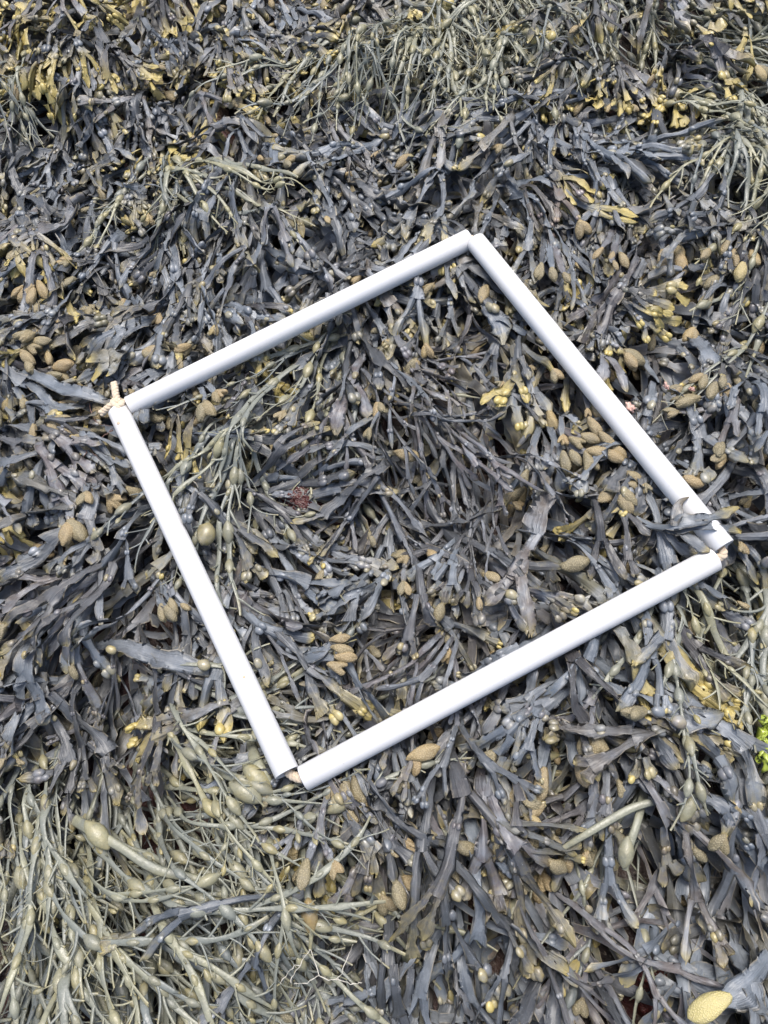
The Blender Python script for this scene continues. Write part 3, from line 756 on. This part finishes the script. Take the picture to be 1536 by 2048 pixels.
special('bladder_wrack', 'wrack frond with a fan of four speckled warty tips below the bottom corner', [
    ([(690, 1500, -.05, 3), (694, 1530, -.022, 5), (697, 1560, -.012, 4)], 0.1, 0.4, 0.6)],
    [('r', 666, 1580, -.012, 120, 14, (0, .45, 0, .5)), ('r', 690, 1588, -.008, 95, 15, (0, .4, 0, .5)), ('r', 716, 1580, -.009, 70, 15, (0, .42, 0, .5)), ('r', 736, 1570, -.012, 50, 14, (0, .4, 0, .5))])
special('bladder_wrack', 'wrack frond with a bent pale tan warty tip under the lower-right tube', [
    ([(810, 1460, -.05, 3), (822, 1490, -.02, 5), (832, 1512, -.012, 5)], 0.1, 0.4, 0.3)],
    [('r', 846, 1506, -.006, -25, 17, (0, .82, 0, .5)), ('r', 834, 1526, -.008, 100, 12, (0, .78, 0, .5))])
special('bladder_wrack', 'grey wrack frond with three thick tan warty tips beyond the lower-right tube', [
    ([(1075, 1440, -.05, 3), (1090, 1480, -.022, 6), (1082, 1530, -.010, 6), (1072, 1556, -.010, 4)], 0.1, 0.2, 0.1),
    ([(1120, 1440, -.05, 3), (1140, 1480, -.02, 6), (1150, 1520, -.010, 6), (1160, 1536, -.010, 4)], 0.1, 0.2, 0.1)],
    [('r', 1036, 1588, -.006, 130, 19, (0, .62, 0, .5)), ('r', 1084, 1566, -.006, 100, 16, (0, .6, 0, .5)), ('r', 1164, 1548, -.004, 75, 15, (0, .8, 0, .5)), ('r', 1196, 1492, -.005, 80, 17, (0, .5, 0, .5)), ('r', 1170, 1486, -.006, 105, 14, (0, .5, 0, .5))])
special('bladder_wrack', 'yellow forked wrack frond lying just above the rope knot', [
    ([(268, 690, -.05, 4), (250, 708, -.016, 9), (222, 722, -.006, 13), (200, 740, -.006, 7), (184, 762, -.012, 3)], 0.95, 0.0, 0.7),
    ([(240, 712, -.010, 8), (206, 716, -.004, 8), (172, 722, -.008, 3)], 1.0, 0.0, 0.7), ([(236, 720, -.010, 8), (226, 740, -.004, 8), (212, 752, -.006, 3)], 1.0, 0.0, 0.7)])
special('bladder_wrack', 'long grey wrack blade running right, ending at the frame\'s rope knot', [
    ([(-10, 716, -.05, 4), (50, 742, -.016, 7), (110, 772, -.006, 9), (170, 790, -.004, 10), (215, 806, -.010, 4)], 0.1, 0.15, 0.05),
    ([(-10, 732, -.04, 4), (60, 768, -.014, 6), (110, 812, -.010, 7), (170, 812, -.012, 3)], 0.2, 0.3, 0.1)])
special('bladder_wrack', 'long wide grey wrack blade under the frame\'s top corner, pointing down', [
    ([(935, 505, -.04, 4), (950, 560, -.022, 9), (972, 610, -.014, 11), (1002, 652, -.010, 13), (1006, 690, -.014, 3)], 0.3, 0.1, 0.05),
    ([(985, 632, -.014, 8), (1020, 650, -.014, 9), (1052, 668, -.018, 3)], 0.1, 0.15, 0.05)],
    [('b', 990, 617, -.006, 60, 6.5, (0.3, .2, .2, .6))])
special('bladder_wrack', 'broad grey wrack blade with two round bladders and ragged end, right of lower-right tube', [
    ([(1235, 1372, -.04, 4), (1275, 1400, -.018, 8), (1320, 1424, -.009, 11), (1370, 1442, -.008, 12), (1420, 1436, -.010, 10), (1448, 1428, -.014, 2)], 0.25, 0.35, 0.15)],
    [('b', 1317, 1424, .001, 10, 7, (0.05, .1, .2, .2)), ('b', 1358, 1444, .003, 15, 7.5, (0.2, .1, .2, .5))])
special('bladder_wrack', 'wide grey wrack blade running right to touch the lower-left tube', [
    ([(190, 1292, -.045, 5), (240, 1290, -.018, 8), (310, 1314, -.012, 11), (380, 1330, -.010, 9.5), (430, 1350, -.018, 3)], 0.15, 0.42, 0.2)],
    [('b', 222, 1300, -.004, 20, 6, (.4, .2, .2, .6)), ('b', 408, 1330, -.002, 20, 7, (.35, .2, .2, .6))])
special('knotted_wrack', 'single pale egg-shaped bladder on a stub, inside the frame by the lower-left tube', [
    ([(414, 1030, -.03, 2.5), (413, 1044, -.014, 3.5), (412, 1060, -.012, 4)], 0.3, 0.7, 0.9)],
    [('b', 412, 1068, .000, 88, 12.5, (0.26, 0.0, 0.2, 0.70))])
special('knotted_wrack', 'thick olive knotted wrack stalk crossing the lower-left weed to the right', [
    ([(150, 1640, -.03, 6), (185, 1662, -.010, 6), (240, 1694, -.006, 4.6), (310, 1738, -.006, 5), (400, 1762, -.008, 4.4), (480, 1806, -.012, 3.6), (600, 1830, -.02, 3)], 0.3, 0.85, 0.9)],
    [('e', 196, 1670, -.006, 40, 20, (0.5, 0.8, 0, 1.0)), ('e', 440, 1814, -.008, 25, 18, (0.4, 0.85, 0, 1.0))])
special('knotted_wrack', 'drooping knotted wrack shoot with one rust-streaked orange bladder, lower left', [
    ([(606, 1700, -.03, 3), (612, 1760, -.008, 3), (616, 1800, -.004, 3.5), (622, 1860, -.004, 2.5), (620, 1900, -.012, 1.5)], 0.6, 0.8, 0.9)],
    [('e', 619, 1832, -.004, 82, 17, (0.9, 0.9, 0, 0.40))])
special('knotted_wrack', 'two fat olive knotted wrack bladders just left of the bottom corner', [
    ([(420, 1540, -.03, 5), (460, 1552, -.008, 5), (520, 1580, -.006, 5), (575, 1610, -.02, 3)], 0.2, 0.85, 0.9), ([(500, 1480, -.04, 5), (510, 1520, -.012, 7), (530, 1560, -.008, 7), (548, 1590, -.02, 4)], 0.2, 0.85, 0.9)],
    [('e', 492, 1584, -.001, 25, 20, (0.35, 0.6, 0, 1.0)), ('e', 515, 1556, -.008, 40, 21, (0.6, 0.8, 0, 1.0))])
special('knotted_wrack', 'long pale knotted wrack stalk slanting across the weed below the lower-right tube', [
    ([(1400, 1545, -.02, 4), (1330, 1594, -.010, 3.4), (1260, 1618, -.007, 4), (1180, 1664, -.006, 3.6), (1120, 1700, -.014, 2.4)], 0.3, 0.6, 0.9), ([(1290, 1575, -.03, 5), (1276, 1640, -.012, 4), (1260, 1690, -.012, 4), (1250, 1740, -.02, 3)], 0.3, 0.75, 0.9)],
    [('e', 1252, 1706, -.008, 100, 15, (0.35, 0.5, 0, 1.0)), ('e', 1376, 1616, -.006, 120, 15, (0.4, 0.7, 0, 1.0))])

rc = random.Random(77)
def cluster(cx, cy, ang, n, g, size, label, z0=-.004):
    """a forked frond carrying a bunch of warty tips"""
    dx, dy = math.cos(math.radians(ang)), math.sin(math.radians(ang)); blades = []; items = []
    for k in range(n):
        o = (k - (n - 1) / 2) * 17 + rc.gauss(0, 4); f = rc.uniform(-16, 18)
        x, y = cx - dy * o + dx * f, cy + dx * o + dy * f
        h = ang + (k - (n - 1) / 2) * 16 + rc.gauss(0, 12); ln = size * rc.uniform(0.6, 1.1)
        hx, hy = math.cos(math.radians(h)), math.sin(math.radians(h)); r = ln * 1.3
        z = z0 + rc.uniform(-.004, .003)
        blades.append(([(cx - dx * 95, cy - dy * 95, -.05, 3), (cx - dx * 60 - dy * o * .3, cy - dy * 60 + dx * o * .3, -.020, 5), (x - hx * r * 2.0, y - hy * r * 2.0, z - .005, 4.5), (x - hx * r * .7, y - hy * r * .7, z - .001, 2.5)], 0.1, rc.random() * 0.7, rc.uniform(0, 0.5)))
        items.append(('r', x, y, z, h, ln, (0, float(np.clip(g + rc.gauss(0, .1), 0, 0.95)), 0, .5)))
    special('bladder_wrack', label, blades, items, 'wrack fronds with bunched warty tips')
cluster(1222, 524, 100, 4, .62, 12, 'frond with bunched yellowish warty tips right of the upper-right tube, near the top corner')
cluster(1352, 516, 95, 3, .78, 16, 'frond with large orange-tan warty tips between the top corner and right edge')
cluster(1486, 524, 80, 3, .84, 16, 'frond with large pale tan warty tips close to the right edge, upper half')
cluster(1100, 548, 85, 4, .40, 14, 'frond with plump olive-tan warty tips just outside the upper-right tube')
cluster(1432, 768, 100, 6, .55, 14, 'frond with a long row of brown warty tips right of the pink crumbs')
cluster(1190, 812, 70, 3, .60, 12, 'frond with brown warty tips pressed against the inner side of the upper-right tube')
cluster(58, 580, 110, 4, .66, 15, 'frond with star-like pale tan warty tips at the left edge, upper of three bunches')
cluster(66, 706, 20, 4, .50, 15, 'frond with tan warty tips at the left edge, middle of three bunches')
cluster(104, 856, 60, 5, .60, 16, 'frond with thick tan warty tips at the left edge, lowest of three bunches')
cluster(350, 1228, 60, 4, .50, 13, 'frond with olive-tan warty tips left of the lower-left tube')
cluster(1268, 985, 30, 4, .55, 13, 'frond with brown warty tips inside the frame near the weed-covered corner')

# labels: look, then the zone by the frame, then the order from that landmark
LOOK = {'B': 'broad-bladed slate wrack tuft', 'P': 'faded pinkish-brown wrack tuft', 'F': 'slate-grey bladder wrack tuft', 'Y': 'yellow-tipped bladder wrack tuft', 'R': 'bladder wrack tuft with tan warty tips', 'N': 'narrow purplish-grey wrack tuft', 'A': 'olive knotted wrack tuft'}
GRP = {'B': 'broad-bladed wrack tufts', 'P': 'faded wrack tufts', 'F': 'slate-grey bladder wrack tufts', 'Y': 'yellow-tipped bladder wrack tufts', 'R': 'warty-tipped bladder wrack tufts', 'N': 'narrow purplish wrack tufts', 'A': 'knotted wrack tufts'}
ORD = ['nearest', 'second nearest', 'third nearest', 'fourth nearest', 'fifth nearest', 'sixth nearest', 'seventh nearest', 'eighth nearest', 'ninth nearest', 'tenth nearest'] + ['%dth nearest' % i for i in range(11, 40)]
zones = {}
for root, k, p, nb, nr in TUFTS:
    kk, c = min(CORN.items(), key=lambda it: np.linalg.norm(it[1] - p))
    zone = 'inside' if inside(p) else 'outside'
    zones.setdefault((k, zone, kk), []).append((np.linalg.norm(c - p), root))
for (k, zone, kk), lst in zones.items():
    lst.sort(key=lambda it: it[0])
    for i, (_, root) in enumerate(lst):
        tag(root, '%s %s the frame, %s to its %s' % (LOOK[k], zone, ORD[i], kk), 'seaweed', GRP[k])

# ------------------------------------------------------------------ the white tube frame with its rope
def build_frame():
    root = empty('quadrat_frame', AX[0][0])
    tag(root, 'white plastic tube square strung on rope, lying on the seaweed', 'sampling frame')
    base = Vector(AX[0][0])
    for (a, b) in AX:
        d = b - a; L = np.linalg.norm(d); X = d / L
        Y = np.cross([0, 0, 1.0], X); Y /= np.linalg.norm(Y); Z = np.cross(X, Y)
        R, r, bv, k = TUBE_R, TUBE_R - 0.0021, 0.0006, 48
        prof = [(0.0 + bv, R - 0.0)] + [(L * t, R) for t in (0.25, 0.5, 0.75)] + [(L - bv, R), (L, R - bv), (L, r + bv), (L - bv, r)] + [(L * 0.5, r), (bv, r), (0, r + bv), (0, R - bv)]
        an = np.arange(k) / k * 2 * np.pi
        V = np.array([[a + X * x + (Y * math.cos(t) + Z * math.sin(t)) * rr for t in an] for x, rr in prof]).reshape(-1, 3)
        q = grid_quads(len(prof) + 1, k, True) % (len(prof) * k)
        m = MB(); zz = np.zeros((len(V), 4)); m.add(V - np.array(base), q, zz, zz[:, :2])
        link('tube', m.mesh('tube', [PVC]), root)
    def rope(path, r=0.0042):
        pts = np.array(path, float)
        # resample smoothly
        tt = np.linspace(0, len(pts) - 1, 6 * (len(pts) - 1) + 1)
        def cr(i, f):
            p0, p1, p2, p3 = pts[max(i - 1, 0)], pts[i], pts[min(i + 1, len(pts) - 1)], pts[min(i + 2, len(pts) - 1)]
            return 0.5 * (2 * p1 + (p2 - p0) * f + (2 * p0 - 5 * p1 + 4 * p2 - p3) * f * f + (3 * p1 - p0 - 3 * p2 + p3) * f ** 3)
        c = np.array([cr(min(int(t), len(pts) - 2), t - min(int(t), len(pts) - 2)) for t in tt])
        arc = np.concatenate([[0], np.cumsum(np.linalg.norm(np.diff(c, axis=0), axis=1))])
        m = MB(); t = frames(c)
        ref = np.array([0.3, 0.2, 0.93]); s = np.cross(t, ref); s /= np.linalg.norm(s, axis=1, keepdims=True); n = np.cross(t, s)
        for k in range(3):
            ph = arc / 0.0135 * 2 * np.pi + k * 2 * np.pi / 3
            cc = c + (s * np.cos(ph)[:, None] + n * np.sin(ph)[:, None]) * r * 0.46
            rr = np.full(len(c), r * 0.60); rr[-1] *= 0.45; rr[0] *= 0.45
            tube(m, cc - np.array(base), rr, rr, np.zeros((len(c), 4)), 8)
        return link('rope', m.mesh('rope', [ROPE]), root)
    def W(px, py, z): return P(px, py, z)
    rope([W(300, 792, 0.0), W(262, 808, 0.002), W(240, 806, 0.006), W(232, 792, 0.008), W(230, 778, 0.008), W(228, 766, 0.006)], 0.0046)
    rope([W(252, 858, 0.003), W(240, 826, 0.003), W(236, 805, 0.007), W(222, 812, 0.010), W(211, 820, 0.008), W(201, 828, 0.006)], 0.0046)
    rope([W(250, 806, -0.001), W(234, 800, 0.004), W(226, 806, 0.012), W(238, 814, 0.014), W(246, 804, 0.010)], 0.0042)
    rope([W(560, 1515, 0.003), W(578, 1545, 0.001), W(590, 1553, -0.001), W(606, 1556, 0.001), W(640, 1540, 0.002)], 0.0050)
    rope([W(1425, 1070, 0.0), W(1443, 1098, 0.002), W(1446, 1110, 0.003), W(1432, 1118, 0.001), W(1400, 1134, 0.001)], 0.0046)
    rope([W(925, 486, 0), W(944, 478, 0.001), W(955, 488, 0.002), W(970, 506, 0.003)], 0.0046)
    hole = mat_simple('tube_mark', (0.52, 0.38, 0.25), (0.60, 0.46, 0.33), 0.7)
    for (px, py), k, r in (((237, 846), 3, 0.0022), ((488, 1354), 3, 0.0016)):
        a, b = AX[k]; d = (b - a) / np.linalg.norm(b - a); c = P(px, py, TZ[k] + TUBE_R * 0.96)
        ax = a + d * ((c - a) @ d); up = c - ax; up /= np.linalg.norm(up); sd = np.cross(d, up)
        an = np.arange(14) / 14 * 2 * np.pi; m = MB()      # a shallow plug, curved with the tube
        rings = []
        for f, h in ((1.0, -0.0006), (1.0, 0.0003), (0.5, 0.0004), (0.02, 0.0004)):
            y = r * f * np.sin(an); th = y / TUBE_R
            rings.append(ax + d * (r * f * np.cos(an))[:, None] + (up * np.cos(th)[:, None] + sd * np.sin(th)[:, None]) * (TUBE_R + h))
        V = np.concatenate(rings); z4 = np.zeros((len(V), 4)); m.add(V - np.array(base), grid_quads(4, 14, True), z4, z4[:, :2])
        link('drilled_hole', m.mesh('drilled_hole', [hole]), root)
    return root
build_frame()

# ------------------------------------------------------------------ small things between the weed
def lettuce():
    m, nt, b = nodes_of('sea_lettuce'); p = pos(nt)
    c = mixc(nt, noise(nt, p, 90, 3), (0.26, 0.34, 0.04), (0.40, 0.46, 0.09)); nt.links.new(c, b.inputs['Base Color'])
    b.inputs['Roughness'].default_value = 0.3; b.inputs['Subsurface Weight'].default_value = 0.0
    base = P(1530, 1480, -0.01); root = empty('sea_lettuce', base)
    tag(root, 'bright green sea lettuce scrap at the right edge of the photo', 'seaweed')
    lr = random.Random(5)
    for k in range(9):                # crumpled lobes
        x, y = 1532 + lr.uniform(-5, 14), 1435 + 10 * k + lr.uniform(-5, 5)
        pth = [(x + lr.uniform(4, 18), y - 12, -.022), (x + lr.uniform(-3, 4), y, -.004 + lr.uniform(-.004, .003)), (x - lr.uniform(2, 10), y + lr.uniform(4, 14), -.004), (x - lr.uniform(-4, 8), y + lr.uniform(14, 26), -.014)]
        p3 = spline([P(*q) for q in pth], 7); n = len(p3); u = np.linspace(0, 1, n); mb = MB()
        ribbon(mb, p3, lr.uniform(0.0022, 0.0046) * (0.25 + 0.75 * np.sin(u * np.pi)) * (1 + 0.35 * np.sin(u * 23 + k)), lr.uniform(-.6, .6) + 0.9 * np.sin(u * 11 + k), np.zeros((n, 4)), True, 1.1, 0.0, lr.uniform(-.5, .5), 3.3 + k * 1.7)
        me = mb.mesh('frond', [m]); me.transform(Matrix.Translation(-Vector(base))); link('frond', me, root)
lettuce()
def patch(name, label, px, py, z, rx, ry, h, mat, cat, sd, knob=0.35, fr=16.0):
    """a low knobbly crust that follows the rock"""
    n = 44; c = P(px, py, z); a = np.linspace(-1.15, 1.15, n)
    gx, gy = np.meshgrid(a, a, indexing='ij'); r = np.sqrt(gx ** 2 + gy ** 2) * (1 + 0.28 * vnoise(gx * 2.2 + sd, gy * 2.2 - sd))
    q = np.stack([c[0] + gx * rx, c[1] + gy * ry], -1)
    f = smooth(1.0, 0.55, r)
    f = np.where(r < 1.0, np.clip((1 - r) / 0.4, 0, 1) ** 0.5, -0.3)
    zz = rock_z(q) - c[2] + h * f * (1 - knob + knob * np.abs(vnoise(gx * fr + sd, gy * fr)) * 2.2 + 0.25 * vnoise(gx * fr * 2.3, gy * fr * 2.3))
    v = np.stack([gx * rx, gy * ry, zz], -1).reshape(-1, 3)
    mb = MB(); z4 = np.zeros((n * n, 4)); mb.add(v, grid_quads(n, n)[:, ::-1], z4, z4[:, :2])
    o = link(name, mb.mesh(name, [mat]), None, c); tag(o, label, cat); return o
RED = mat_simple('red_crust', (0.105, 0.022, 0.018), (0.060, 0.018, 0.014), 0.25, 260, 0.8, 0.003, 0.7)
patch('red_algae_crust', 'dark red knobbly algae crust on rock near the bottom right corner', 1325, 1945, -.06, 0.034, 0.040, 0.013, RED, 'algae crust', 3.0)
patch('red_algae_crust', 'small dark red algae crust at the bottom edge, left of the larger one', 1085, 2005, -.06, 0.022, 0.020, 0.011, RED, 'algae crust', 8.0)
patch('red_algae_crust', 'dark red algae crust on rock inside the frame by the rope knot', 385, 838, -.06, 0.034, 0.026, 0.010, RED, 'algae crust', 12.0)
patch('red_algae_crust', 'dark red algae crust beside the wet brown limpet inside the frame', 590, 1000, -.05, 0.036, 0.028, 0.012, RED, 'algae crust', 17.0)
BROWNC = mat_simple('brown_crust', (0.16, 0.075, 0.045), (0.25, 0.19, 0.13), 0.5, 170, 0.8, 0.003)
patch('barnacle_crust', 'reddish-brown crusted rock knob high on the left, between grey fronds', 415, 215, -.06, 0.036, 0.030, 0.014, BROWNC, 'rock', 21.0)
patch('barnacle_crust', 'small pale crusted rock knob near the upper left edge', 200, 232, -.06, 0.030, 0.026, 0.012, BROWNC, 'rock', 26.0)
patch('barnacle_crust', 'orange-brown crusted rock knob under yellow fronds near the top edge', 475, 112, -.06, 0.030, 0.022, 0.016, mat_simple('orange_crust', (0.30, 0.11, 0.03), (0.16, 0.08, 0.04), 0.45, 150, 0.8, 0.003), 'rock', 31.0)
def limpet():
    m = mat_simple('wet_shell', (0.085, 0.045, 0.018), (0.19, 0.11, 0.035), 0.14, 120, 0.5, 0.002, 0.8)
    c = P(574, 952, -0.05); q0 = np.array(c[:2]); zr = float(rock_z(q0[None])[0])
    k, n = 40, 9; a = np.arange(k) / k * 2 * np.pi; mb = MB(); V = []
    for i in range(n):
        t = i / (n - 1); r = 0.024 * (1 - t) ** 0.8 * (1 + 0.06 * np.cos(a * 13) * (1 - t))
        V.append(np.stack([np.cos(a) * r * 1.12, np.sin(a) * r * 0.9, np.full(k, 0.018 * t ** 0.8) - 0.003 + 0.0006 * np.cos(a * 13)], 1))
    V = np.concatenate(V); z4 = np.zeros((len(V), 4)); mb.add(V, grid_quads(n, k, True), z4, z4[:, :2])
    o = link('limpet', mb.mesh('limpet', [m]), None, (c[0], c[1], zr + 0.004)); tag(o, 'wet brown limpet on the bare rock inside the frame', 'limpet')
limpet()
PINK = mat_simple('pink_coralline', (0.55, 0.30, 0.24), (0.70, 0.52, 0.45), 0.8, 300, 0.8, 0.002, 0.3)
def crumb(px, py, z, r, label, sd):
    pr = np.random.default_rng(sd); pts = pr.normal(size=(16, 3)); pts /= np.linalg.norm(pts, axis=1, keepdims=True)
    def fn(u):
        d = ((u[:, None] - pts[None]) ** 2).sum(2).min(1)
        return u * (0.62 + 0.55 * np.exp(-d / 0.07))[:, None] * np.array([1.0, 0.8, 0.6])
    v, q = ball(24, 18, fn); mb = MB(); z4 = np.zeros((len(v), 4)); mb.add(v * r, q, z4, z4[:, :2])
    o = link('coralline_crumb', mb.mesh('coralline_crumb', [PINK]), None, P(px, py, z)); o.rotation_euler = (0.3 * sd, 0.2, sd); tag(o, label, 'algae crumb', 'pink algae crumbs')
crumb(1259, 816, -0.006, 0.0085, 'pink crumb of coralline algae touching the upper-right tube', 2)
crumb(1332, 773, -0.004, 0.0055, 'small pink coralline crumb further right of the upper-right tube', 5)
crumb(1384, 778, -0.006, 0.0045, 'tiny pink coralline crumb among warty tips, farthest from the upper-right tube', 6)
def threads(name, label, mat, paths, r, cat='seaweed'):
    base = P(*paths[0][0]); root = empty(name, base); tag(root, label, cat)
    for path in paths:
        p3 = spline([P(*q) for q in path], 6); n = len(p3)
        p3 = p3 + 0.0012 * np.stack([vnoise(np.arange(n) * 0.9, p3[:, 0] * 50), vnoise(np.arange(n) * 0.8 + 9, p3[:, 1] * 50), vnoise(np.arange(n) * 0.7 + 4, p3[:, 0] * 50)], 1)
        rr = r * (0.7 + 0.5 * vnoise(np.arange(n) * 0.7, p3[:, 0] * 90)) * (1 - 0.5 * np.linspace(0, 1, n)); mb = MB()
        tube(mb, p3 - base, rr, rr, np.zeros((n, 4)), 6)
        link('thread', mb.mesh('thread', [mat]), root)
threads('thread_weed', 'wiry reddish-brown thread weed left of the lower-left tube top', mat_simple('brown_thread', (0.13, 0.065, 0.05), (0.24, 0.15, 0.12), 0.6), [
    [(165, 890, -.016), (190, 882, -.008), (214, 868, -.006), (226, 854, -.010)], [(190, 882, -.008), (184, 900, -.008), (196, 916, -.010), (210, 924, -.016)], [(178, 800, -.012), (184, 830, -.004), (196, 846, -.002), (222, 852, -.010)],
    [(170, 888, -.012), (172, 905, -.008), (164, 918, -.014)], [(214, 866, -.006), (232, 862, -.012), (240, 880, -.018)]], 0.0011)
threads('bleached_root', 'bleached white rootlets dangling over olive knotted wrack, lower left', mat_simple('bleached_thread', (0.42, 0.40, 0.34), (0.58, 0.55, 0.48), 0.8), [
    [(620, 1900, -.006), (600, 1930, .0), (580, 1966, -.004)], [(622, 1900, -.006), (640, 1950, .0), (672, 1960, -.004), (690, 1930, -.006), (706, 1890, -.012)], [(600, 1932, .0), (585, 1936, -.002), (560, 1968, -.008)],
    [(640, 1950, .0), (615, 1966, .001), (586, 1968, -.004)], [(672, 1958, -.004), (700, 1968, -.006), (724, 1966, -.014)]], 0.0008)
